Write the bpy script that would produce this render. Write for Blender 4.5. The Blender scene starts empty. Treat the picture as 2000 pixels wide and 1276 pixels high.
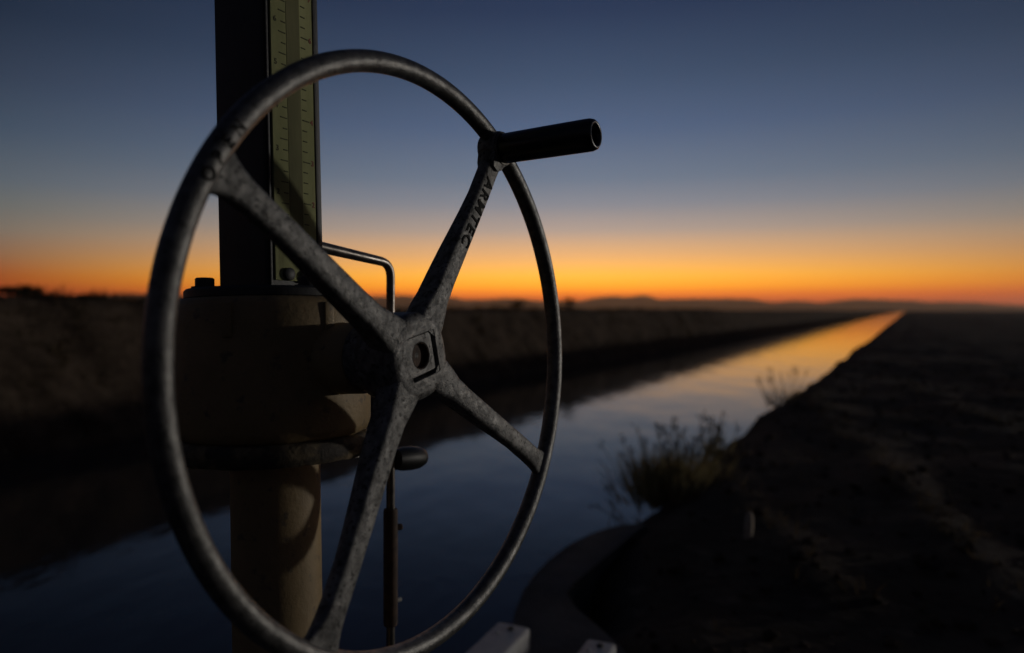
import bpy, bmesh, math, random
from mathutils import Vector, Matrix, noise
R = math.radians
random.seed(7)
scene = bpy.context.scene
col = scene.collection

# ------------------------------------------------------------------ camera
PITCH = 1.27
cam_data = bpy.data.cameras.new('camera')
cam = bpy.data.objects.new('camera', cam_data); col.objects.link(cam)
cam.location = (0, 0, 0)
cam.rotation_euler = (R(90 - PITCH), 0, 0)
cam_data.sensor_width = 36.0
cam_data.lens = 36.0 * 1400 / 2000
cam_data.clip_start = 0.02
cam_data.clip_end = 60000
cam_data.dof.use_dof = True
cam_data.dof.focus_distance = 0.86
cam_data.dof.aperture_fstop = 2.6
cam_data.dof.aperture_blades = 9
scene.camera = cam
bpy.context.view_layer.update()
CAMM = cam.matrix_world.copy()

# ------------------------------------------------------------------ world: dusk sky, glow to the right of centre
GLOW_AZ = 5.0
world = bpy.data.worlds.new('World'); scene.world = world; world.use_nodes = True
nt = world.node_tree; N = nt.nodes; L = nt.links
bg = N['Background']
def mathn(op, a, b=None, clamp=False):
    n = N.new('ShaderNodeMath'); n.operation = op; n.use_clamp = clamp
    for i, v in enumerate((a, b)):
        if v is None: continue
        if isinstance(v, (int, float)): n.inputs[i].default_value = v
        else: L.new(v, n.inputs[i])
    return n.outputs[0]
def lin(c): return tuple((v / 255 / 12.92) if v / 255 <= .04045 else ((v / 255 + .055) / 1.055) ** 2.4 for v in c) + (1,)
tc = N.new('ShaderNodeTexCoord'); sep = N.new('ShaderNodeSeparateXYZ'); L.new(tc.outputs['Generated'], sep.inputs[0])
el = mathn('ARCSINE', sep.outputs[2])
elf = mathn('DIVIDE', el, R(60), True)
az = mathn('ARCTAN2', sep.outputs[0], sep.outputs[1])
daz = mathn('ABSOLUTE', mathn('SUBTRACT', az, R(GLOW_AZ)))
daz = mathn('MINIMUM', daz, mathn('SUBTRACT', 2 * math.pi, daz))
def ramp(stops):
    r = N.new('ShaderNodeValToRGB'); r.color_ramp.interpolation = 'B_SPLINE' if False else 'LINEAR'
    e = r.color_ramp.elements
    while len(e) < len(stops): e.new(0.5)
    for k, (d, c) in enumerate(stops):
        e[k].position = d / 60; e[k].color = lin(c)
    L.new(elf, r.inputs[0]); return r.outputs[0]
SKY_CENTRE = [(0, (250, 92, 12)), (0.7, (290, 116, 14)), (1.3, (322, 160, 22)), (1.9, (334, 210, 38)), (2.7, (320, 224, 72)), (4.31, (261, 197, 127)), (6.31, (189, 168, 154)), (8.3, (142, 144, 153)), (10.26, (113, 126, 145)), (14.12, (84, 102, 132)), (17.84, (66, 83, 110)), (22.47, (45, 59, 87)), (32, (29, 38, 58)), (60, (20, 25, 39))]
SKY_EDGE = [(0, (176, 52, 8)), (1.0, (190, 66, 10)), (2.25, (176, 86, 30)), (3.58, (150, 107, 76)), (5.25, (126, 116, 104)), (6.91, (106, 110, 108)), (8.55, (89, 100, 110)), (11.8, (65, 80, 98)), (14.97, (51, 63, 82)), (18.96, (33, 45, 64)), (30, (22, 28, 43)), (60, (20, 24, 37))]
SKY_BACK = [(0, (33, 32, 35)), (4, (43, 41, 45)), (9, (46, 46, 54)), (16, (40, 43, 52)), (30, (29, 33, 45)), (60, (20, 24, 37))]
def mixc(f, a, b):
    m = N.new('ShaderNodeMix'); m.data_type = 'RGBA'; L.new(f, m.inputs[0]); L.new(a, m.inputs[6]); L.new(b, m.inputs[7]); return m.outputs[2]
def maprange(v, a, b):
    m = N.new('ShaderNodeMapRange'); m.interpolation_type = 'SMOOTHSTEP'
    L.new(v, m.inputs[0]); m.inputs[1].default_value = a; m.inputs[2].default_value = b; return m.outputs[0]
twilight = mixc(mathn('POWER', mathn('DIVIDE', daz, R(41), True), 1.5), ramp(SKY_CENTRE), ramp(SKY_EDGE))
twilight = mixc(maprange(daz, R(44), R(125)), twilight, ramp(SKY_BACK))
sky = N.new('ShaderNodeTexSky'); sky.sky_type = 'NISHITA'; sky.sun_disc = False
sky.sun_elevation = R(-6); sky.sun_rotation = R(GLOW_AZ); sky.air_density = 1.0; sky.dust_density = 1.0
m1 = N.new('ShaderNodeMix'); m1.data_type = 'RGBA'; m1.blend_type = 'ADD'; m1.inputs[0].default_value = 1.0
sc_ = N.new('ShaderNodeVectorMath'); sc_.operation = 'SCALE'; L.new(sky.outputs[0], sc_.inputs[0]); sc_.inputs[3].default_value = 0.12
tw_ = N.new('ShaderNodeVectorMath'); tw_.operation = 'SCALE'; L.new(twilight, tw_.inputs[0]); tw_.inputs[3].default_value = 0.98
L.new(tw_.outputs[0], m1.inputs[6]); L.new(sc_.outputs[0], m1.inputs[7])
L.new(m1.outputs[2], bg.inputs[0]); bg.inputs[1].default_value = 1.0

# ------------------------------------------------------------------ the one sun lamp: weak low light from the right
SUN_AZ, SUN_EL, SUN_E = 70.0, 1.9, 0.88
sun_data = bpy.data.lights.new('low_light', 'SUN'); sun_data.energy = SUN_E; sun_data.angle = R(1.2); sun_data.color = (1.0, .96, .88)
sun = bpy.data.objects.new('low_light', sun_data); col.objects.link(sun)
to_light = Vector((math.sin(R(SUN_AZ)) * math.cos(R(SUN_EL)), math.cos(R(SUN_AZ)) * math.cos(R(SUN_EL)), math.sin(R(SUN_EL))))
sun.rotation_euler = to_light.to_track_quat('Z', 'Y').to_euler()

# ------------------------------------------------------------------ render settings
vs = scene.view_settings
vs.view_transform = 'Standard'; vs.look = 'None'; vs.exposure = 0; vs.gamma = 1; vs.use_curve_mapping = False
scene.cycles.use_denoising = True
scene.cycles.volume_bounces = 0
scene.cycles.max_bounces = 6

# ------------------------------------------------------------------ helpers
def link(name, me, mat=None, parent=None, mw=None):
    o = bpy.data.objects.new(name, me); col.objects.link(o)
    if mat is not None: me.materials.clear(); me.materials.append(mat)
    if parent is not None: o.parent = parent
    elif mw is not None: o.matrix_world = mw
    return o
def tag(o, label=None, cat=None, group=None, kind=None):
    for k, v in (('label', label), ('category', cat), ('group', group), ('kind', kind)):
        if v: o[k] = v
    return o
def empty(name, mw, label, cat, group=None):
    o = bpy.data.objects.new(name, None); col.objects.link(o); o.empty_display_size = .05
    o.matrix_world = mw
    return tag(o, label, cat, group)
def finish(bm, smooth=True, angle=40):
    bmesh.ops.recalc_face_normals(bm, faces=bm.faces)
    me = bpy.data.meshes.new('m'); bm.to_mesh(me); bm.free()
    if smooth:
        for p in me.polygons: p.use_smooth = True
        me.set_sharp_from_angle(angle=R(angle))
    return me
def frame(d):
    d = Vector(d).normalized()
    a = Vector((0, 0, 1)) if abs(d.z) < .9 else Vector((1, 0, 0))
    u = d.cross(a).normalized(); v = d.cross(u).normalized()
    return u, v
def loft(bm, rings, cap=True, closed=False):
    vr = [[bm.verts.new(p) for p in r] for r in rings]
    n = len(vr[0]); K = len(vr)
    for k in range(K if closed else K - 1):
        A, B = vr[k], vr[(k + 1) % K]
        for i in range(n): bm.faces.new((A[i], A[(i + 1) % n], B[(i + 1) % n], B[i]))
    if cap and not closed:
        bm.faces.new(vr[0][::-1]); bm.faces.new(vr[-1])
    return vr
def lathe(bm, origin, axis, prof, seg=40, cap=True):
    """prof: list of (distance along axis, radius)"""
    o = Vector(origin); d = Vector(axis).normalized(); u, v = frame(d)
    loft(bm, [[o + d * h + (u * math.cos(2 * math.pi * i / seg) + v * math.sin(2 * math.pi * i / seg)) * r for i in range(seg)] for h, r in prof], cap)
def tube(bm, pts, r, seg=14, cap=True):
    pts = [Vector(p) for p in pts]; rings = []
    rr = r if isinstance(r, (list, tuple)) else [r] * len(pts)
    up = None
    for k, p in enumerate(pts):
        d = (pts[min(k + 1, len(pts) - 1)] - pts[max(k - 1, 0)]).normalized()
        if up is None: up, _ = frame(d)
        up = (up - d * up.dot(d)).normalized(); w = d.cross(up)
        rings.append([p + (up * math.cos(2 * math.pi * i / seg) + w * math.sin(2 * math.pi * i / seg)) * rr[k] for i in range(seg)])
    loft(bm, rings, cap)
def bend(a, b, c, r, n=7):
    """points of a rounded corner at b"""
    a, b, c = Vector(a), Vector(b), Vector(c)
    p0 = b + (a - b).normalized() * r; p1 = b + (c - b).normalized() * r
    return [(p0 * (1 - t) ** 2 + b * 2 * t * (1 - t) + p1 * t * t) for t in [i / (n - 1) for i in range(n)]]
def box(bm, c, size, bev=0, mat4=None, seg=2):
    b2 = bmesh.new(); bmesh.ops.create_cube(b2, size=1)
    bmesh.ops.scale(b2, vec=size, verts=b2.verts)
    if bev: bmesh.ops.bevel(b2, geom=b2.edges[:], offset=bev, segments=seg, affect='EDGES', profile=.6)
    bmesh.ops.translate(b2, vec=c, verts=b2.verts)
    if mat4 is not None: bmesh.ops.transform(b2, matrix=mat4, verts=b2.verts)
    me = bpy.data.meshes.new('t'); b2.to_mesh(me); b2.free(); bm.from_mesh(me); bpy.data.meshes.remove(me)
def fbm(x, y, z=0., o=4): return noise.fractal(Vector((x, y, z)), 1.0, 2.0, o)
def sstep(a, b, x):
    t = min(1, max(0, (x - a) / (b - a))); return t * t * (3 - 2 * t)

# ------------------------------------------------------------------ materials
def mat(name, base, rough=.6, metal=0., spec=.5):
    m = bpy.data.materials.new(name); m.use_nodes = True
    p = m.node_tree.nodes['Principled BSDF']
    p.inputs['Base Color'].default_value = (*base, 1); p.inputs['Roughness'].default_value = rough
    p.inputs['Metallic'].default_value = metal; p.inputs['Specular IOR Level'].default_value = spec
    return m
def mottle(m, c0, c1, scale, lo=.35, hi=.65, detail=6, bump=0., bscale=None, c2=None, s2=None, t2=(.62, .68), rough=None, coord='Object', stretch=None):
    t = m.node_tree; n = t.nodes; l = t.links; p = n['Principled BSDF']
    tc = n.new('ShaderNodeTexCoord'); src = tc.outputs[coord]
    if stretch:
        mp = n.new('ShaderNodeMapping'); l.new(src, mp.inputs[0]); mp.inputs['Scale'].default_value = stretch; src = mp.outputs[0]
    def ns(s, d=detail, ro=.6):
        k = n.new('ShaderNodeTexNoise'); l.new(src, k.inputs['Vector']); k.inputs['Scale'].default_value = s; k.inputs['Detail'].default_value = d
        k.inputs['Roughness'].default_value = ro; return k.outputs[0]
    r = n.new('ShaderNodeValToRGB'); l.new(ns(scale), r.inputs[0])
    r.color_ramp.elements[0].position = lo; r.color_ramp.elements[1].position = hi
    r.color_ramp.elements[0].color = (*c0, 1); r.color_ramp.elements[1].color = (*c1, 1)
    out = r.outputs[0]
    if c2:
        f = n.new('ShaderNodeMapRange'); l.new(ns(s2, 4, .55), f.inputs[0]); f.inputs[1].default_value = t2[0]; f.inputs[2].default_value = t2[1]
        mx = n.new('ShaderNodeMix'); mx.data_type = 'RGBA'; l.new(f.outputs[0], mx.inputs[0]); l.new(out, mx.inputs[6]); mx.inputs[7].default_value = (*c2, 1); out = mx.outputs[2]
    l.new(out, p.inputs['Base Color'])
    if rough:
        f = n.new('ShaderNodeMapRange'); l.new(ns(scale * 1.7), f.inputs[0]); f.inputs[1].default_value = .3; f.inputs[2].default_value = .7
        f.inputs[3].default_value = rough[0]; f.inputs[4].default_value = rough[1]; l.new(f.outputs[0], p.inputs['Roughness'])
    if bump:
        b = n.new('ShaderNodeBump'); b.inputs['Distance'].default_value = bump; b.inputs['Strength'].default_value = .8
        l.new(ns(bscale or scale * 2), b.inputs['Height']); l.new(b.outputs[0], p.inputs['Normal'])
    return m
M = {}
M['cast'] = mottle(mat('cast_aluminium', (.3, .3, .3), .5, .35), (.05, .049, .048), (.255, .25, .24), 85, lo=.33, hi=.70, detail=12, bump=.0010, bscale=380, c2=(.022, .020, .019), s2=210, t2=(.56, .64), rough=(.42, .68))
M['rim'] = mottle(mat('handled_aluminium', (.3, .3, .3), .4, .6), (.065, .064, .063), (.19, .187, .18), 90, lo=.33, hi=.7, detail=10, bump=.0008, bscale=420, c2=(.04, .038, .035), s2=120, t2=(.63, .7), rough=(.34, .52))
M['letters'] = mat('dark_letters', (.015, .014, .013), .8, 0., .2)
M['grip'] = mottle(mat('black_grip', (.008, .008, .009), .28), (.006, .006, .007), (.012, .012, .013), 90, bump=.0001, bscale=900)
M['rubber'] = mat('black_rubber', (.008, .008, .008), .5, 0., .3)
M['tan'] = mottle(mat('tan_paint', (.3, .24, .15), .6), (.21, .145, .066), (.305, .215, .105), 14, bump=.0008, bscale=160, c2=(.13, .095, .06), s2=60, t2=(.60, .70))
M['dusty'] = mottle(mat('dusty_tan_paint', (.3, .24, .15), .8), (.06, .045, .027), (.22, .165, .09), 45, bump=.002, bscale=120, c2=(.04, .032, .025), s2=30, t2=(.5, .62))
M['post'] = mottle(mat('dark_painted_steel', (.02, .02, .02), .55), (.014, .014, .016), (.03, .029, .03), 20, bump=.0004, bscale=200)
M['gauge'] = mottle(mat('yellow_gauge', (.4, .38, .12), .85, 0., .12), (.26, .27, .13), (.35, .355, .18), 30, stretch=(1, 1, .25), c2=(.14, .13, .07), s2=40, t2=(.58, .75))
M['slot'] = mottle(mat('dull_gauge_slot', (.1, .1, .06), .85, 0., .12), (.14, .14, .075), (.21, .205, .11), 30, stretch=(1, 1, .2))
M['ink'] = mat('gauge_ink', (.09, .09, .06), .8, 0., .1)
M['redink'] = mat('gauge_red_ink', (.22, .05, .035), .7)
M['bolt'] = mottle(mat('weathered_bolt', (.1, .09, .08), .55, .6), (.06, .055, .05), (.16, .15, .13), 160)
M['pale_bolt'] = mat('zinc_bolt', (.6, .58, .52), .4, .5)
M['rod'] = mottle(mat('steel_rod', (.12, .11, .1), .32, .8), (.12, .11, .1), (.22, .2, .18), 60, rough=(.25, .42))
M['rust'] = mottle(mat('rusty_sleeve', (.06, .035, .025), .8), (.035, .02, .014), (.085, .048, .03), 60, bump=.0008)
M['white'] = mottle(mat('white_painted_beam', (.6, .6, .6), .5), (.36, .355, .36), (.46, .455, .45), 12, bump=.0006, bscale=150, c2=(.10, .08, .07), s2=14, t2=(.62, .72))
M['concrete'] = mottle(mat('concrete', (.2, .19, .18), .9), (.032, .030, .029), (.075, .072, .07), 5, bump=.006, bscale=40, c2=(.03, .028, .026), s2=3, t2=(.55, .7))
M['earth'] = mottle(mat('dry_earth', (.08, .06, .045), 1., spec=.1), (.044, .031, .022), (.105, .076, .055), 1.6, bump=.03, bscale=9, c2=(.15, .11, .08), s2=6, t2=(.58, .75), detail=9)
M['straw'] = mottle(mat('dry_brush', (.2, .15, .08), .9, spec=.1), (.048, .034, .02), (.120, .088, .05), .9)
M['leaf'] = mottle(mat('dusty_leaf', (.06, .06, .03), .8, spec=.15), (.03, .03, .016), (.07, .066, .034), 3)
M['twig'] = mat('twig', (.045, .034, .024), .9)
M['reed'] = mottle(mat('olive_reed', (.1, .09, .04), .8, spec=.15), (.24, .19, .09), (.46, .37, .19), 6)
M['hill'] = mottle(mat('hill_rock', (.1, .08, .07), 1., spec=0), (.07, .055, .05), (.12, .095, .085), .004)
M['stake'] = mottle(mat('pale_wood', (.5, .4, .3), .8), (.34, .26, .19), (.55, .45, .35), 30, stretch=(4, 4, .6))
def translucent(m, f=.45):
    t = m.node_tree; n = t.nodes; l = t.links; p = n['Principled BSDF']
    tr = n.new('ShaderNodeBsdfTranslucent'); mx = n.new('ShaderNodeMixShader'); mx.inputs[0].default_value = f
    src = p.inputs['Base Color'].links
    if src: l.new(src[0].from_socket, tr.inputs[0])
    else: tr.inputs[0].default_value = p.inputs['Base Color'].default_value
    l.new(p.outputs[0], mx.inputs[1]); l.new(tr.outputs[0], mx.inputs[2]); l.new(mx.outputs[0], n['Material Output'].inputs[0])
for k_ in ('reed', 'straw', 'leaf'): translucent(M[k_])
wm = mat('water', (.055, .046, .040), .06, 0., .5); M['water'] = wm
wm.node_tree.nodes['Principled BSDF'].inputs['IOR'].default_value = 1.33
def water_nodes():
    t = wm.node_tree; n = t.nodes; l = t.links; p = n['Principled BSDF']
    tc = n.new('ShaderNodeTexCoord'); mp = n.new('ShaderNodeMapping'); l.new(tc.outputs['Object'], mp.inputs[0]); mp.inputs['Scale'].default_value = (1.0, .45, 1)
    a = n.new('ShaderNodeTexNoise'); l.new(mp.outputs[0], a.inputs['Vector']); a.inputs['Scale'].default_value = .9; a.inputs['Detail'].default_value = 5
    b = n.new('ShaderNodeBump'); b.inputs['Distance'].default_value = .03; b.inputs['Strength'].default_value = .7
    l.new(a.outputs[0], b.inputs['Height']); l.new(b.outputs[0], p.inputs['Normal'])
water_nodes()

# ------------------------------------------------------------------ canal frame: s = metres to the left of the camera across the canal, t = metres along it
VPX = 770 / 1400
D = Vector((VPX, 1, 0)).normalized(); S = Vector((-D.y, D.x, 0))
def st(s, t, z=0): return S * s + D * t + Vector((0, 0, z))
WATER = -2.2
def ridge(s, t):
    """low wheel-rut berms on the near bank, in (x, y)"""
    p = S * s + D * t; h = 0
    for (x0, y0, x1, y1, w, a) in ((1.62, 2.0, 3.6, 9.0, .18, .055), (1.10, 2.55, 1.24, 4.2, .13, .045), (3.0, 2.2, 5.2, 9.5, .22, .04), (4.4, 2.0, 7.2, 10, .25, .035)):
        ax, ay = x1 - x0, y1 - y0; q = ((p.x - x0) * ax + (p.y - y0) * ay) / (ax * ax + ay * ay)
        if -.1 < q < 1.2:
            qq = min(1, max(0, q)); dx, dy = p.x - x0 - ax * qq, p.y - y0 - ay * qq
            dd = math.hypot(dx, dy) + .06 * fbm(p.x * 2.3, p.y * 2.3, x0)
            h += a * math.exp(-(dd / w) ** 2) * (.65 + .5 * fbm(p.x * 5, p.y * 5, 3.))
    return h
def slab_lo(t):
    if t < 1.5: return -.05
    return -.05 + .5 * sstep(1.5, 1.75, t) + .25 * sstep(1.75, 2.05, t) + .40 * sstep(1.98, 2.45, t)
def ground_z(s, t):
    near = 1 / (1 + max(0, t) / 60)
    if s < 6.5:
        edge = .88 + .34 * sstep(2.3, 3.1, t) + (.10 * fbm(t * .55, 3.1) + .05 * fbm(t * 2.3, 7.7)) * (1 if t > 3.2 else .25) + .0
        top = -1.0 + (.05 * fbm(s * .35, t * .35, 5.) + .025 * fbm(s * 2.2, t * 2.2, 9.)) + ridge(s, t)
        if t < 3.40 and slab_lo(t) + .07 + .05 * fbm(t * 2.5, 1.7) < s < 1.6: top = min(top, -1.10 + .08 * sstep(3.1, 3.4, t))
        d = s - edge
        if d < 0: z = top - .10 * sstep(-.35, 0, d)
        else: z = top - .10 - d * 1.35 + .05 * fbm(s * 2, t * 2, 1.)
        if s < -8: z = top
        return max(z, -3.1)
    foot = 10.95
    lift = .24 * (1 - sstep(5, 17, t)) + .02
    top = lift + .05 * fbm(t * .4, s * .3, 2.) + .03 * fbm(t * 2.1, s * 2.1, 4.)
    d = s - foot
    if d < 0: return -3.1
    gully = .28 * math.exp(-((t - 7.6 + (s - 12.5) * 1.3) / .32) ** 2) * sstep(11.7, 12.4, s) * (1 - sstep(13.0, 13.6, s))
    z = -3.1 + d * 1.33 + .10 * fbm(s * 1.3, t * 1.3, 6.) * min(1, d) - gully
    if z > top: z = top
    if s > 17: z = top - .5 * sstep(17, 21, s)
    return z
def axis(pts, lo, hi, step, grow, far):
    v = []; x = lo
    while x <= hi + 1e-6: v.append(x); x += step
    d = step
    while v[-1] < far: d *= grow; v.append(v[-1] + d)
    return v
sv = [-9000, -4000, -1800, -800, -380, -180, -90, -50, -30, -20, -14, -11] + [-9 + .3 * k for k in range(24)] + [-1.8 + .1 * k for k in range(56)] + [4, 5, 6, 7.5, 9, 10.4] \
   + [10.8 + .12 * k for k in range(32)] + [14.8, 15.2, 15.8, 16.5, 17.2, 18, 19, 20, 21, 23, 26, 32, 44, 70, 120, 220, 420, 900, 2000, 4500, 9000]
tv = [-300, -120, -60, -30, -18, -12, -9, -7] + axis(None, -6, 26, .16, 1.075, 9500)
bm = bmesh.new()
vv = [[bm.verts.new(st(s, t, ground_z(s, t))) for s in sv] for t in tv]
for a in range(len(tv) - 1):
    for b in range(len(sv) - 1):
        bm.faces.new((vv[a][b], vv[a][b + 1], vv[a + 1][b + 1], vv[a + 1][b]))
tag(link('ground', finish(bm, angle=80), M['earth']), kind='structure')

bm = bmesh.new()
ws = [.9, 4, 8, 12.4]; wt = [-300, -20, 0, 20, 60, 200, 800, 3000, 9400]
wv = [[bm.verts.new(st(s, t, WATER)) for s in ws] for t in wt]
for a in range(len(wt) - 1):
    for b in range(len(ws) - 1): bm.faces.new((wv[a][b], wv[a][b + 1], wv[a + 1][b + 1], wv[a + 1][b]))
tag(link('water', finish(bm), M['water']), kind='structure')

# far hills: ridge heights read along the horizon, built as a range with real depth
prof = [(-900, 12), (-500, 20), (-200, 26), (100, 30), (250, 33), (420, 29), (600, 22), (780, 30), (860, 28), (920, 22), (1000, 25), (1060, 20), (1130, 19), (1160, 26), (1198, 29), (1225, 27),
        (1258, 31), (1294, 23), (1335, 24), (1400, 24), (1470, 23), (1510, 16), (1550, 20), (1595, 16), (1675, 23), (1750, 21), (1825, 17), (1875, 17), (2000, 11), (2200, 9), (2500, 15), (2900, 10)]
def hill_h(px):
    for (a, ha), (b, hb) in zip(prof, prof[1:]):
        if a <= px <= b:
            q = (px - a) / (b - a); q = q * q * (3 - 2 * q); return ha + (hb - ha) * q
    return 8
bm = bmesh.new(); rows = []
DIST = 7000
for k in range(420):
    px = -900 + 3800 * k / 419; a = math.atan((px - 1000) / 1400); ca = math.cos(a)
    H = (hill_h(px) + 1.6 * fbm(px * .03, 1.) + .7 * fbm(px * .11, 4.)) / 1400 * DIST
    rows.append([bm.verts.new((math.sin(a) / ca * d, d, z)) for d, z in
                 ((DIST * .86, -8), (DIST * .90, H * (.22 + .12 * fbm(px * .04, 8))), (DIST * .95, H * (.6 + .15 * fbm(px * .05, 3))), (DIST, H), (DIST * 1.06, H * .55), (DIST * 1.12, -8))])
for k in range(419):
    for i in range(5): bm.faces.new((rows[k][i], rows[k + 1][i], rows[k + 1][i + 1], rows[k][i + 1]))
tag(link('hills', finish(bm), M['hill']), kind='structure')

# ------------------------------------------------------------------ the turnout structure: concrete headwall slab, white beams
Z_SLAB = -1.03
def slab():
    out = []
    # outline in (s,t): straight along the water, rounded far corner
    for (s, t) in ((-.05, -1.6), (.90, -1.6), (.90, 1.2), (.92, 1.55), (.96, 1.72), (1.04, 1.90), (1.12, 2.03), (1.18, 2.17), (1.235, 2.33), (1.275, 2.50), (1.297, 2.68)): out.append((s, t))
    for k in range(1, 13):
        a = math.pi / 2 * k / 12; out.append((1.10 + .205 * math.cos(a), 2.80 + .55 * math.sin(a)))
    out += [(slab_lo(3.2 - .1 * k), 3.2 - .1 * k) for k in range(18)] + [(-.05, 1.45)]
    bm = bmesh.new()
    rings = []
    c = Vector((.6, 1., 0))
    for z, ins in ((-3.4, 0), (Z_SLAB - .035, 0), (Z_SLAB - .012, .010), (Z_SLAB, .035)):
        ring = []
        for s, t in out:
            v = Vector((s, t, 0)); v2 = v - (v - c).normalized() * ins
            ring.append(st(v2.x, v2.y, z))
        rings.append(ring)
    loft(bm, rings)
    return finish(bm)
tag(link('headwall', slab(), M['concrete']), 'rounded grey concrete headwall slab at the near edge of the canal', 'headwall')

def white_beam(corner, width, length, az, label):
    """corner = far top right corner in world; hollow box section running back under the viewer"""
    d = Vector((math.sin(R(az)), math.cos(R(az)), 0)); n = Vector((-d.y, d.x, 0))
    h = corner[2] - Z_SLAB
    o = Vector(corner) + n * width / 2; o.z = Z_SLAB
    mw = Matrix((( n.x, d.x, 0, o.x), (n.y, d.y, 0, o.y), (0, 0, 1, o.z), (0, 0, 0, 1)))
    root = empty('white_beam', mw, label, 'beam', 'white beams on the headwall')
    bm = bmesh.new(); box(bm, (0, -length / 2, h / 2), (width, length, h), .012, seg=3)
    link('box_section', finish(bm, angle=30), M['white'], root)
    bm = bmesh.new(); lathe(bm, (-.005, -.035, h - .001), (0, 0, 1), [(0, .010), (.006, .010), (.008, .007)], 6)
    link('bolt', finish(bm), M['bolt'], root)
    bm = bmesh.new(); lathe(bm, (width * .2, -.075, h - .001), (0, 0, 1), [(0, .006), (.004, .006), (.006, .004)], 6)
    link('bolt', finish(bm), M['pale_bolt'], root)
white_beam((.056, 2.13, -.95), .108, 2.6, 24, 'larger white painted beam end nearest the handwheel on the concrete')
white_beam((.300, 2.03, -.952), .088, 2.5, 24, 'smaller white painted beam end farther right of the handwheel')

# ------------------------------------------------------------------ handwheel and hoist frame (fitted to the photograph)
c_cam = (-.0939, .0319, .7583); az_, el_ = 1.0304, -.0208
def cam2w(v): return CAMM.to_3x3() @ Vector((v[0], -v[1], -v[2]))
nx = Vector((math.sin(az_) * math.cos(el_), math.sin(el_), -math.cos(az_) * math.cos(el_)))
ux = Vector((0, 1, 0)).cross(nx).normalized(); vx = nx.cross(ux)
X_ = cam2w(nx).normalized(); Z_ = cam2w(-vx).normalized(); Y_ = Z_.cross(X_).normalized(); O_ = cam2w(c_cam)
WM = Matrix(((X_.x, Y_.x, Z_.x, O_.x), (X_.y, Y_.y, Z_.y, O_.y), (X_.z, Y_.z, Z_.z, O_.z), (0, 0, 0, 1)))
# local frame: X out of the wheel face, Y to the far right side, Z up
RIM, TUBE = .2995, .0106
wheel = empty('handwheel', WM, 'large cast metal four spoke handwheel with black crank grip in front of the hoist', 'handwheel')
bm = bmesh.new(); seg = 160; rings = []
for k in range(seg):
    a = 2 * math.pi * k / seg; ca, sa = math.cos(a), math.sin(a)
    rr = TUBE * (1 + .02 * fbm(ca * 4, sa * 4)); ring = []
    for i in range(20):
        b = 2 * math.pi * i / 20
        ring.append(Vector((math.sin(b) * rr, (RIM + math.cos(b) * rr) * ca, (RIM + math.cos(b) * rr) * sa)))
    rings.append(ring)
loft(bm, rings, closed=True)
link('rim', finish(bm), M['rim'], wheel)

def spoke_face(r): return -.0020 + .0095 * sstep(.05, .27, r) - .003 * sstep(.266, .297, r)
def spoke_mesh(a, flare):
    er = Vector((0, math.cos(a), math.sin(a))); ew = Vector((0, -math.sin(a), math.cos(a))); ex = Vector((1, 0, 0))
    bm = bmesh.new(); rings = []
    for r in [.030, .045, .06, .075, .10, .13, .16, .19, .22, .24, .255, .266, .275, .283, .290, .297]:
        hw = .0135 + .007 * (1 - sstep(.042, .085, r)) - .0008 * sstep(.12, .22, r)
        f = max(0, (r - .252) / .045)
        hw += flare * f ** 2.6
        xf = spoke_face(r)
        xb = -(.034 - .023 * sstep(.05, .26, r)); xb = xb + .004 * sstep(.262, .297, r)
        c = .0045; ring = []
        # rounded section, back narrower than the front
        hb = hw * (.82 if r < .24 else .9)
        for (wx, xx) in ((-hw, xf - c), (-hw + c * .35, xf - c * .35), (-hw + c, xf), (hw - c, xf), (hw - c * .35, xf - c * .35), (hw, xf - c),
                         (hb, xb + c), (hb - c * .35, xb + c * .35), (hb - c, xb), (-hb + c, xb), (-hb + c * .35, xb + c * .35), (-hb, xb + c)):
            ring.append(er * r + ew * wx + ex * xx)
        rings.append(ring)
    loft(bm, rings)
    return finish(bm, angle=50)
def text_mesh(s, size, depth):
    cu = bpy.data.curves.new('t', 'FONT'); cu.body = s; cu.size = size; cu.extrude = depth; cu.align_x = 'CENTER'; cu.align_y = 'CENTER'; cu.space_character = 1.25
    cu.offset = size * .018
    o = bpy.data.objects.new('t', cu); col.objects.link(o); bpy.context.view_layer.update()
    me = bpy.data.meshes.new_from_object(o.evaluated_get(bpy.context.evaluated_depsgraph_get()))
    bpy.data.objects.remove(o); return me
def place_text(me, pos, right, up):
    r = Vector(right).normalized(); u = Vector(up).normalized(); n = r.cross(u)
    me.transform(Matrix(((r.x, u.x, n.x, pos[0]), (r.y, u.y, n.y, pos[1]), (r.z, u.z, n.z, pos[2]), (0, 0, 0, 1))))
    return me
ANG = {'B': 58.9, 'A': 148.7, 'D': 238.6, 'C': -31.6}
sp = {}
for k in 'BADC':
    sp[k] = link('spoke', spoke_mesh(R(ANG[k]), .015 if k != 'C' else .008), M['cast'], wheel)
aB = R(ANG['B']); erB = Vector((0, math.cos(aB), math.sin(aB))); ewB = Vector((0, -math.sin(aB), math.cos(aB)))
tm = text_mesh('ARMTEC', .0205, .0009)
w_ = max(v.co.x for v in tm.vertices) - min(v.co.x for v in tm.vertices)
for v in tm.vertices: v.co.x *= .098 / w_
place_text(tm, erB * .195 - ewB * .0005, -erB, -ewB)
for v in tm.vertices: v.co.x += spoke_face(v.co.dot(erB))
link('raised_lettering', tm, M['letters'], sp['B'])
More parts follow.
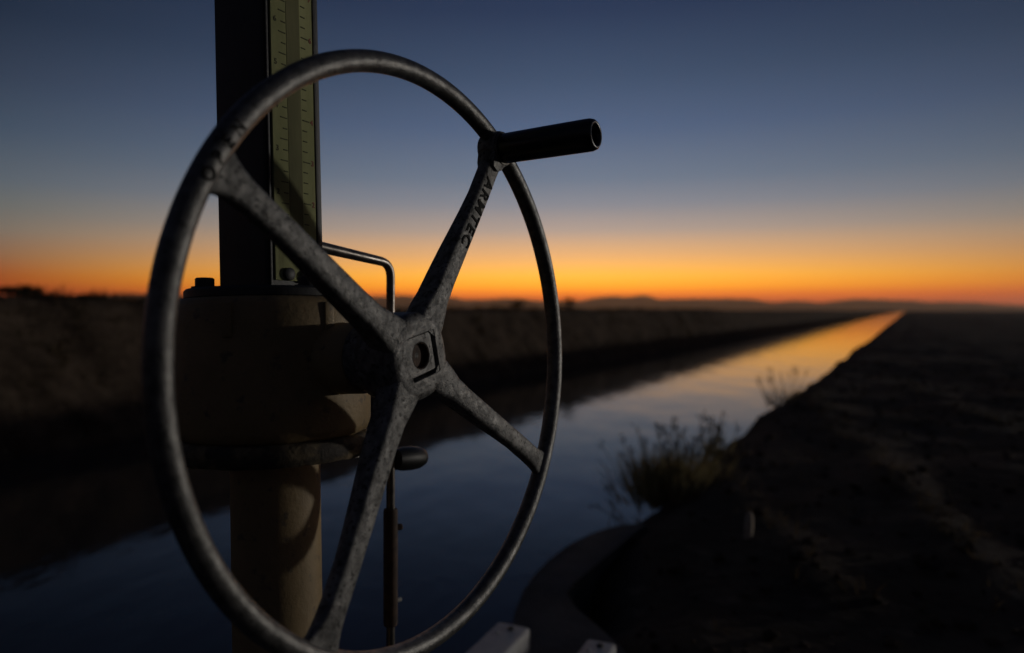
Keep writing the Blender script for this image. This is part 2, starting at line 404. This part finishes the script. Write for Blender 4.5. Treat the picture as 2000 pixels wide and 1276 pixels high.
# OPEN, on the rim beside the upper left spoke, read clockwise
aA = R(ANG['A']); rimr = .3000
letters = bpy.data.meshes.new('m'); bmL = bmesh.new()
for i, chx in enumerate('OPEN'):
    a = aA + R(2.6) - R(3.1) * i; er = Vector((0, math.cos(a), math.sin(a))); ew = Vector((0, -math.sin(a), math.cos(a)))
    t1 = place_text(text_mesh(chx, .0150, .0010), er * rimr, -ew, er)
    for v in t1.vertices:
        dr = math.hypot(v.co.y, v.co.z) - RIM; v.co.x += math.sqrt(max(1e-6, TUBE ** 2 - dr * dr))
    bmL.from_mesh(t1); bpy.data.meshes.remove(t1)
bmL.to_mesh(letters); bmL.free()
link('raised_lettering', letters, M['letters'], sp['A'])

# hub: eight sided boss, square recess with an insert and a bore
CR, SR = math.cos(R(13)), math.sin(R(13))
def hub_mesh(insert=False):
    bm = bmesh.new()
    def octo(r1, r2, x):
        ring = []
        for k in range(32):
            a = 2 * math.pi * k / 32
            # flats facing the four spokes' gaps
            m = math.cos(4 * (a - R(58.9)))
            r = r1 + (r2 - r1) * (.5 - .5 * m)
            ring.append(Vector((x, r * math.cos(a), r * math.sin(a))))
        return ring
    def sq(h, x, dy=.003, dz=.001, n=32):
        ring = []
        for k in range(n):
            b = 2 * math.pi * k / n + R(3)
            y, z = h * max(-1, min(1, 1.42 * math.cos(b))), h * max(-1, min(1, 1.42 * math.sin(b)))
            ring.append(Vector((x, dy + y * CR - z * SR, dz + y * SR + z * CR)))
        return ring
    if insert:
        cir = lambda rr, x: [Vector((x, .001 + rr * math.cos(2 * math.pi * k / 32 + R(16)), .001 + rr * math.sin(2 * math.pi * k / 32 + R(16)))) for k in range(32)]
        q = (.0012, .0022)
        loft(bm, [sq(.0212, -.0108, *q), sq(.0212, -.0046, *q), sq(.0204, -.0036, *q), cir(.0150, -.0036), cir(.0144, -.0046), cir(.0142, -.0095)])
        return finish(bm, angle=35)
    rings = [octo(.030, .030, -.085), octo(.036, .036, -.083), octo(.038, .038, -.062), octo(.047, .046, -.054), octo(.0505, .0475, -.04), octo(.0505, .0470, -.011), octo(.0490, .0455, -.0062), octo(.0460, .0425, -.0028), octo(.0400, .0375, -.0012),
             sq(.0240, -.0012), sq(.0234, -.0022), sq(.0232, -.0110)]
    loft(bm, rings)
    return finish(bm, angle=38)
hub = link('hub', hub_mesh(), M['cast'], wheel)
link('square_insert', hub_mesh(True), M['cast'], hub)
bm = bmesh.new(); lathe(bm, (-.0105, .001, .001), (1, 0, 0), [(0, .003), (.0003, .0138), (.0050, .0141), (.0062, .0141), (.0064, .0136), (.0012, .0133), (.0010, .003)], 32)
link('bore_liner', finish(bm, angle=35), M['rust'], hub)
# handle boss and black crank grip on the upper right spoke
gp = Vector((0, .1500, .2508)); GA = (1, 0, -.015)
bm = bmesh.new(); lathe(bm, gp - Vector((.013, 0, 0)), (1, 0, 0), [(0, .020), (.003, .0225), (.018, .0225), (.0235, .0215), (.025, .019)], 36)
# lug running down onto the spoke
er = erB
loft(bm, [[gp - er * d + ewB * w * k2 + Vector((x, 0, 0)) for (k2, x) in ((-1, .0), (-.8, xt), (.8, xt), (1, .0), (.8, -.012), (-.8, -.012))] for d, w, xt in ((0, .017, .0125), (.018, .016, .0125), (.027, .012, .0122), (.032, .006, .0112))])
link('handle_boss', finish(bm), M['cast'], wheel)
bm = bmesh.new()
lathe(bm, gp + Vector((.012, 0, 0)), GA, [(0, .0172), (.002, .0182), (.060, .0186), (.112, .0188), (.119, .0186), (.1235, .0172), (.1255, .0150), (.1250, .0128), (.1235, .0118), (.119, .0112), (.112, .0106)], 44)
bmC = bmesh.new(); lathe(bmC, gp + Vector((.0105, 0, 0)), (1, 0, 0), [(0, .0195), (.0005, .0205), (.0028, .0205), (.0034, .0195)], 36)
link('washer', finish(bmC), M['bolt'], wheel)
grip = link('crank_grip', finish(bm, angle=60), M['grip'], wheel)
bm = bmesh.new(); lathe(bm, gp + Vector((.012, 0, 0)) + Vector(GA).normalized() * .1115, GA, [(0, .0104), (.003, .0100), (.0045, .0085), (.005, .004)], 32)
link('end_plug', finish(bm), M['grip'], grip)

# ------------------------------------------------------------------ gate hoist behind the wheel
CX = -.2295                                    # column axis in the wheel frame
HM = WM @ Matrix.Translation((CX, 0, -1.0))   # base of the column
hoist = empty('gate_hoist', HM, 'tan painted canal gate hoist with round gear housing, dark square stem post and yellow gauge', 'gate hoist')
OFF = Vector((-CX, 0, 1.0)); POST = []
def hpart(name, bm, m, parent=hoist, angle=40):
    if parent in POST or name == 'stem_post':            # the post leans a little
        for v in bm.verts: v.co.x -= .004 + .010 * (v.co.z - .08)
    bmesh.ops.translate(bm, vec=OFF, verts=bm.verts)
    return link(name, finish(bm, angle=angle), m, parent)
bm = bmesh.new(); lathe(bm, (CX, 0, -1.0), (0, 0, 1), [(0, .0525), (.902, .0525)], 64)
ped = hpart('pedestal', bm, M['tan'])
bm = bmesh.new(); lathe(bm, (CX, 0, -1.0), (0, 0, 1), [(0, .13), (.014, .13), (.016, .128)], 48)
hpart('base_plate', bm, M['tan'])
for k in range(4):
    a = R(45 + 90 * k); bm = bmesh.new(); lathe(bm, (CX + .1 * math.cos(a), .1 * math.sin(a), -.985), (0, 0, 1), [(0, .013), (.012, .013), (.014, .01)], 6)
    hpart('anchor_bolt', bm, M['bolt'])
# gear housing drum
bm = bmesh.new()
lathe(bm, (CX, 0, 0), (0, 0, 1), [(-.094, .102), (-.090, .110), (-.080, .1145), (-.040, .1150), (.040, .1145), (.060, .1135), (.066, .1100), (.069, .104)], 72)
hous = hpart('gear_housing', bm, M['tan'])
for a0 in (20, 75, 130, 185, 240, 295, 350):
    a = R(a0); bm = bmesh.new(); box(bm, (.1145, 0, .043), (.006, .012, .038), .0025, Matrix.Translation((CX, 0, 0)) @ Matrix.Rotation(a, 4, 'Z'))
    hpart('rib', bm, M['tan'], hous)
# bottom flange, crusted with dust
bm = bmesh.new(); rings = []
for z, r in ((-.116, .105), (-.118, .112), (-.113, .1165), (-.100, .1175), (-.095, .114), (-.0935, .108)):
    ring = []
    for k in range(72):
        a = 2 * math.pi * k / 72; q = 1 + .008 * fbm(math.cos(a) * 3, math.sin(a) * 3, z * 30)
        ring.append(Vector((CX + r * q * math.cos(a), r * q * math.sin(a), z + .0014 * fbm(math.cos(a) * 9, math.sin(a) * 9, r * 60))))
    rings.append(ring)
loft(bm, rings)
fl = hpart('flange', bm, M['dusty'])
for a0 in (57, 102, 147, 192):
    a = R(a0); bm = bmesh.new(); lathe(bm, (CX + .098 * math.cos(a), .098 * math.sin(a), -.132), (0, 0, 1), [(0, .0045), (.018, .0045)], 8)
    hpart('bolt', bm, M['pale_bolt'] if a0 == 57 else M['post'], fl)
# pinion boss towards the wheel
bm = bmesh.new(); lathe(bm, (CX + .06, 0, -.002), (1, 0, 0), [(0, .044), (.045, .042), (.060, .0405), (.085, .0395), (.088, .037), (.089, .020), (.100, .0195)], 48)
hpart('pinion_boss', bm, M['tan'])
# dark top plate with cap bolts
bm = bmesh.new(); lathe(bm, (CX, 0, .0692), (0, 0, 1), [(0, .099), (.001, .1005), (.009, .1005), (.0115, .098)], 64)
top = hpart('top_plate', bm, M['post'])
for a0 in (-104, -14, 76, 166):
    a = R(a0); bm = bmesh.new()
    p = (CX + .083 * math.cos(a), .083 * math.sin(a), .0805)
    lathe(bm, p, (0, 0, 1), [(0, .0145), (.002, .0145), (.0022, .0105), (.0105, .0105), (.012, .009)], 24)
    hpart('cap_bolt', bm, M['post'], top)
# square stem post
PW = .0845; PZ0, PZ1 = .0808, 1.25
bm = bmesh.new(); box(bm, (CX, 0, (PZ0 + PZ1) / 2), (PW, PW, PZ1 - PZ0), .004, seg=3)
post = hpart('stem_post', bm, M['post'], angle=30); POST.append(post)
xf = CX + PW / 2
bm = bmesh.new(); box(bm, (xf + .0012, -PW / 2 + .0055, (PZ0 + PZ1) / 2), (.0035, .003, PZ1 - PZ0 - .002), .0008)
hpart('edge_strip', bm, M['post'], post)
bm = bmesh.new(); box(bm, (xf + .0018, .0005, (.088 + PZ1) / 2), (.0032, .064, PZ1 - .088 - .004), .0006)
gauge = hpart('gauge_plate', bm, M['gauge'], post); POST.append(gauge)
bm = bmesh.new(); box(bm, (xf + .0034, .0015, (.118 + PZ1) / 2), (.0008, .0205, PZ1 - .118 - .01))
hpart('gauge_slot', bm, M['slot'], gauge)
bm = bmesh.new(); k = 0; z = .13
while z < 1.2:
    lw = .010 if k % 2 == 0 else .0062
    box(bm, (xf + .00375, -.0105 - lw / 2, z), (.0009, lw, .0011))
    lw2 = .0105 if k % 4 == 0 else .0065
    box(bm, (xf + .00375, .0140 + lw2 / 2, z + .004), (.0009, lw2, .0011))
    z += .0127; k += 1
o = hpart('gauge_ticks', bm, M['ink'], gauge); o['kind'] = 'stuff'
for m_, y_, z0_, stp, nums, key in ((M['ink'], -.0255, .1427, .0508, range(1, 22), 'ink'), (M['redink'], .0285, .134, .0508, range(1, 22), 'red')):
    bmN = bmesh.new()
    for i, q in enumerate(nums):
        t1 = place_text(text_mesh(str(q % 10), .0092, .0003), Vector((xf + .0036, y_, z0_ + i * stp)), (0, 1, 0), (0, 0, 1)); bmN.from_mesh(t1); bpy.data.meshes.remove(t1)
    o = hpart('gauge_numbers', bmN, m_, gauge); o['kind'] = 'stuff'
for y_, z_, m_ in ((-.014, .0975, M['post']), (.012, .0955, M['bolt'])):
    bm = bmesh.new(); lathe(bm, (xf + .003, y_, z_), (1, 0, 0), [(0, .0075), (.005, .0075), (.0065, .005)], 16); hpart('bolt', bm, m_, gauge)
bm = bmesh.new(); box(bm, (xf + .0012, .0385, (.088 + PZ1) / 2), (.0045, .008, PZ1 - .092), .001)
hpart('edge_strip', bm, M['post'], post)
# bent steel rod beside the post, its sleeve below, a screw, a lever with a black knob
zr = .131
p0, p1, p2, p3 = (CX, .030, zr + .013), (CX, .072, zr + .011), (CX + .002, .2165, zr - .001), (CX - .012, .2145, -.62)
pts = [Vector((CX - .04, .03, zr + .0135))] + bend((CX - .04, .03, zr + .0135), (CX - .004, .052, zr + .0135), p2, .012) + bend(p1, p2, p3, .022, 9) + [Vector(p3)]
bm = bmesh.new(); tube(bm, pts, [.0078] * 8 + [.0068] + [.0064] * (len(pts) - 9), 18)
rod = hpart('bent_rod', bm, M['rod'], angle=60)
q = lambda z: Vector((CX + .002 - .014 * (zr - z) / (zr + .62), .2165 - .002 * (zr - z) / (zr + .62), z))
bm = bmesh.new(); lathe(bm, q(-.405), q(-.25) - q(-.405), [(0, .0098), (.004, .0106), (.168, .0106), (.172, .0095)], 20)
slv = hpart('sleeve', bm, M['rust'], rod)
bm = bmesh.new(); lathe(bm, q(-.262), Vector((.5, .85, 0)), [(.008, .005), (.0165, .005), (.018, .0035)], 8); hpart('set_screw', bm, M['rust'], slv)
bm = bmesh.new(); lathe(bm, q(-.371), Vector((.35, .93, 0)), [(.009, .0035), (.017, .0035), (.018, .0025)], 8); hpart('set_screw', bm, M['pale_bolt'], slv)
zl = -.165
bm = bmesh.new(); lathe(bm, q(zl) + Vector((.001, .004, .004)), (.02, 1, -.10), [(0, .010), (.004, .0150), (.02, .0178), (.040, .0182), (.056, .0170), (.067, .0135), (.073, .0085), (.0755, .003)], 32)
hpart('knob', bm, M['rubber'], rod)

# ------------------------------------------------------------------ plants
def blade(bm, p, d, l, w, bendv, n=3):
    """one curved flat blade"""
    side = Vector(d).cross(Vector((random.uniform(-1, 1), random.uniform(-1, 1), .3))).normalized() * w
    prev = None; p = Vector(p)
    for i in range(n + 1):
        q = i / n; c = p + Vector(d) * l * q + Vector(bendv) * l * q * q; k = (1 - q) ** .8 if i < n else 0
        if i < n: cur = (bm.verts.new(c - side * (k * .5 + .08)), bm.verts.new(c + side * (k * .5 + .08)))
        else: cur = (bm.verts.new(c),)
        if prev: bm.faces.new((prev[0], prev[1], *cur[::-1]) if len(cur) == 2 else (prev[0], prev[1], cur[0]))
        prev = cur
def rnd_dir(tilt):
    a = random.uniform(0, 2 * math.pi); t = abs(random.gauss(0, tilt)); return Vector((math.sin(t) * math.cos(a), math.sin(t) * math.sin(a), math.cos(t)))
def tuft_stuff(name, spots, mat_, lo, hi, nb, w, label, cat, tilt=.5):
    bm = bmesh.new()
    for (s, t, k) in spots:
        z = ground_z(s, t)
        for _ in range(nb):
            p = st(s + random.gauss(0, .06 * k), t + random.gauss(0, .06 * k), z - .02)
            b = Vector((random.uniform(-.4, .4), random.uniform(-.4, .4), -.15))
            blade(bm, p, rnd_dir(tilt), random.uniform(lo, hi) * k, w * k, b, 2)
    me = bpy.data.meshes.new('m'); bm.to_mesh(me); bm.free()
    return tag(link(name, me, mat_), label, cat, kind='stuff')
spots = []
while len(spots) < 5200:
    t = -2 + 62 * random.random() ** 1.5; s = random.uniform(11.75, 14.6)
    if fbm(s * .8, t * .8, 12.) > -.12 - .2 * random.random():
        spots.append((s, t, random.uniform(.5, 1.1) * (.8 + 1.3 * max(0, fbm(s * .6, t * .6, 21.)))))
tuft_stuff('dry_brush', spots, M['straw'], .10, .30, 7, .014, 'dry straw coloured brush covering the far canal bank', 'brush', .7)
spots = []
while len(spots) < 900:
    x, y = random.uniform(.6, 8), random.uniform(1.6, 12); p = Vector((x, y, 0)); s, t = p.dot(S), p.dot(D)
    if s < 1.1 and t > 2.2 and (ridge(s, t) > .018 + .02 * random.random() or random.random() < .06): spots.append((s, t, random.uniform(.3, .8)))
tuft_stuff('dry_grass', spots, M['straw'], .05, .14, 7, .010, 'sparse dry grass along the ruts of the near bank', 'grass', .8)

def clods(n):
    b0 = bmesh.new(); bmesh.ops.create_icosphere(b0, subdivisions=1, radius=1); b0.verts.index_update()
    base = [v.co.copy() for v in b0.verts]; tris = [[v.index for v in f.verts] for f in b0.faces]; b0.free()
    V, F = [], []; k = 0
    while k < n:
        x, y = random.uniform(.2, 9), 1.9 + 12 * random.random() ** 1.6; p = Vector((x, y, 0)); s, t = p.dot(S), p.dot(D)
        if s > 1.15 or (t < 3.5 and s > slab_lo(t) + .12): continue
        r = .008 + .026 * random.random() ** 3; c = Vector((x, y, ground_z(s, t) + r * .3)); o = len(V)
        V += [c + Vector((v.x + random.gauss(0, .2), v.y + random.gauss(0, .2), v.z * .8 + random.gauss(0, .15))) * r for v in base]
        F += [[i + o for i in f] for f in tris]; k += 1
    me = bpy.data.meshes.new('m'); me.from_pydata(V, [], F)
    return tag(link('dirt_clods', me, M['earth']), 'loose dirt clods scattered over the near bank', 'dirt', kind='stuff')
clods(2600)
def shrub(x_s, t, h, wdt, label, group=None, dens=260, mats=('leaf', 'twig'), name='shrub'):
    z = ground_z(x_s, t) - .03; root = empty(name, Matrix.Translation(st(x_s, t, z)), label, 'shrub', group)
    bs, bl = bmesh.new(), bmesh.new(); tips = []
    for k in range(9):
        a = random.uniform(0, 6.28); e = Vector((math.cos(a) * wdt * random.uniform(.2, .8), math.sin(a) * wdt * random.uniform(.2, .8), h * random.uniform(.55, 1.)))
        mid = e * .5 + Vector((random.gauss(0, .05), random.gauss(0, .05), h * .08)); tube(bs, [(0, 0, 0), mid, e], [.012, .008, .003], 5)
        tips += [mid * .4 + e * .6, e, e]
    link('stem', finish(bs), M[mats[1]], root)
    for k in range(dens):
        c = random.choice(tips) + Vector((random.gauss(0, wdt * .2), random.gauss(0, wdt * .2), random.gauss(0, h * .13)))
        if c.z < .02: c.z = .02 + random.random() * .1
        d = rnd_dir(1.0); blade(bl, c, d, random.uniform(.04, .10), .022, (0, 0, -.2), 2)
    me = bpy.data.meshes.new('m'); bl.to_mesh(me); bl.free(); link('foliage', me, M[mats[0]], root)
def at_px(px, s):
    """t where the ray of column px meets the line s"""
    k = (px - 1000) / 1400
    return (S.x * s - k * S.y * s) / (k * D.y - D.x)
G1 = 'shrubs along the far bank top'
for px, s, h, w, lab in ((26, 13.9, .15, .26, 'low dark shrub at the left edge of the far bank skyline'),
                         (60, 14.0, .22, .26, 'tallest rounded dark shrub on the far bank skyline at left'),
                         (100, 14.2, .13, .40, 'low spreading shrub just right of the tallest skyline shrub'),
                         (176, 13.9, .09, .34, 'flat dark shrub on the far bank halfway to the wheel rim'),
                         (300, 14.2, .08, .4, 'low shrub behind the left rim of the wheel'),
                         (1012, 14.2, .40, .5, 'small far shrub against the hills inside the wheel on the right'),
                         (1112, 14.1, .62, .6, 'small far shrub against the hills just right of the wheel rim')):
    shrub(s, at_px(px, s), h, w, lab, G1, 520)

def reed_clump(x, y, h, spread, n, heads, label, name='reed_clump', lean=.26):
    p = Vector((x, y, 0)); s, t = p.dot(S), p.dot(D); z = ground_z(s, t) - .03
    root = empty(name, Matrix.Translation((x, y, z)), label, 'reeds' if name == 'reed_clump' else 'weed', 'weeds on the near bank edge')
    bl, bh = bmesh.new(), bmesh.new()
    for _ in range(n):
        o = Vector((random.gauss(0, spread), random.gauss(0, spread), 0)); d = (rnd_dir(lean) + o * 1.6).normalized()
        blade(bl, o, d, h * random.uniform(.4, .9), .009, (random.uniform(-.2, .2), random.uniform(-.2, .2), -.15), 3)
    for _ in range(heads):
        o = Vector((random.gauss(0, spread), random.gauss(0, spread), 0)); d = (rnd_dir(lean) + o * 2.0).normalized(); e = o + d * h * random.uniform(.75, 1.1)
        tube(bl, [o, o * .5 + e * .5 + Vector((0, 0, .01)), e], [.0035, .003, .002], 4)
        for k in range(9):
            c = e - d * random.uniform(0, h * .16) + Vector((random.gauss(0, .010), random.gauss(0, .010), random.gauss(0, .008)))
            blade(bh, c, rnd_dir(.9), random.uniform(.015, .032), .009, (0, 0, 0), 2)
    for nm, b, m_ in (('blades', bl, M['reed']), ('seed_heads', bh, M['twig'])):
        if len(b.verts):
            me = bpy.data.meshes.new('m'); b.to_mesh(me); link(nm, me, m_, root)['kind'] = 'stuff'
        b.free()
def px_ground(px, py, z):
    Y = 1400 * -z / (py - 607); return (px - 1000) / 1400 * Y, Y
x, y = px_ground(1318, 955, -1.08); reed_clump(x, y, .44, .105, 1300, 50, 'large dry reed clump leaning over the water from the near bank')
x, y = px_ground(1395, 905, -1.08); reed_clump(x, y, .34, .06, 90, 18, 'thin reed clump just behind the large one on the near bank')
x, y = px_ground(1530, 792, -1.08); reed_clump(x, y, .44, .09, 70, 18, 'sparse far weed with feathery heads on the near bank', 'weed', .5)
x, y = px_ground(1250, 1000, -1.10); reed_clump(x, y, .26, .06, 26, 7, 'short weed at the water edge below the large reed clump', 'weed', .9)
x, y = px_ground(1195, 1035, -1.10); reed_clump(x, y, .17, .035, 9, 5, 'small wiry weed sprouting at the corner of the concrete headwall', 'weed', .8)

# small pale stake in the near bank
x, y = px_ground(1463, 1064, -1.0); p = Vector((x, y, 0)); z = ground_z(p.dot(S), p.dot(D))
bm = bmesh.new(); lathe(bm, (0, 0, -.05), (.06, 0, 1), [(0, .017), (.06, .018), (.10, .019), (.135, .016), (.150, .009), (.153, .004)], 7)
tag(link('stake', finish(bm, angle=30), M['stake'], None, Matrix.Translation((x, y, z))), 'short pale wooden stake stub on the dark near bank', 'stake')

# ------------------------------------------------------------------ dusty evening air
bm = bmesh.new(); box(bm, (0, 0, 0), (1, 1, 1))
hz = finish(bm, False); hzm = bpy.data.materials.new('haze'); hzm.use_nodes = True
hn = hzm.node_tree; hn.nodes.remove(hn.nodes['Principled BSDF'])
pv = hn.nodes.new('ShaderNodeVolumePrincipled'); pv.inputs['Color'].default_value = (.97, .80, .64, 1); pv.inputs['Density'].default_value = 9.0e-5; pv.inputs['Anisotropy'].default_value = .86
hn.links.new(pv.outputs[0], hn.nodes['Material Output'].inputs['Volume'])
hzo = link('haze', hz, hzm); hzo.scale = (26000, 26000, 214); hzo.location = (0, 0, 200 - 107)
tag(hzo, kind='stuff')
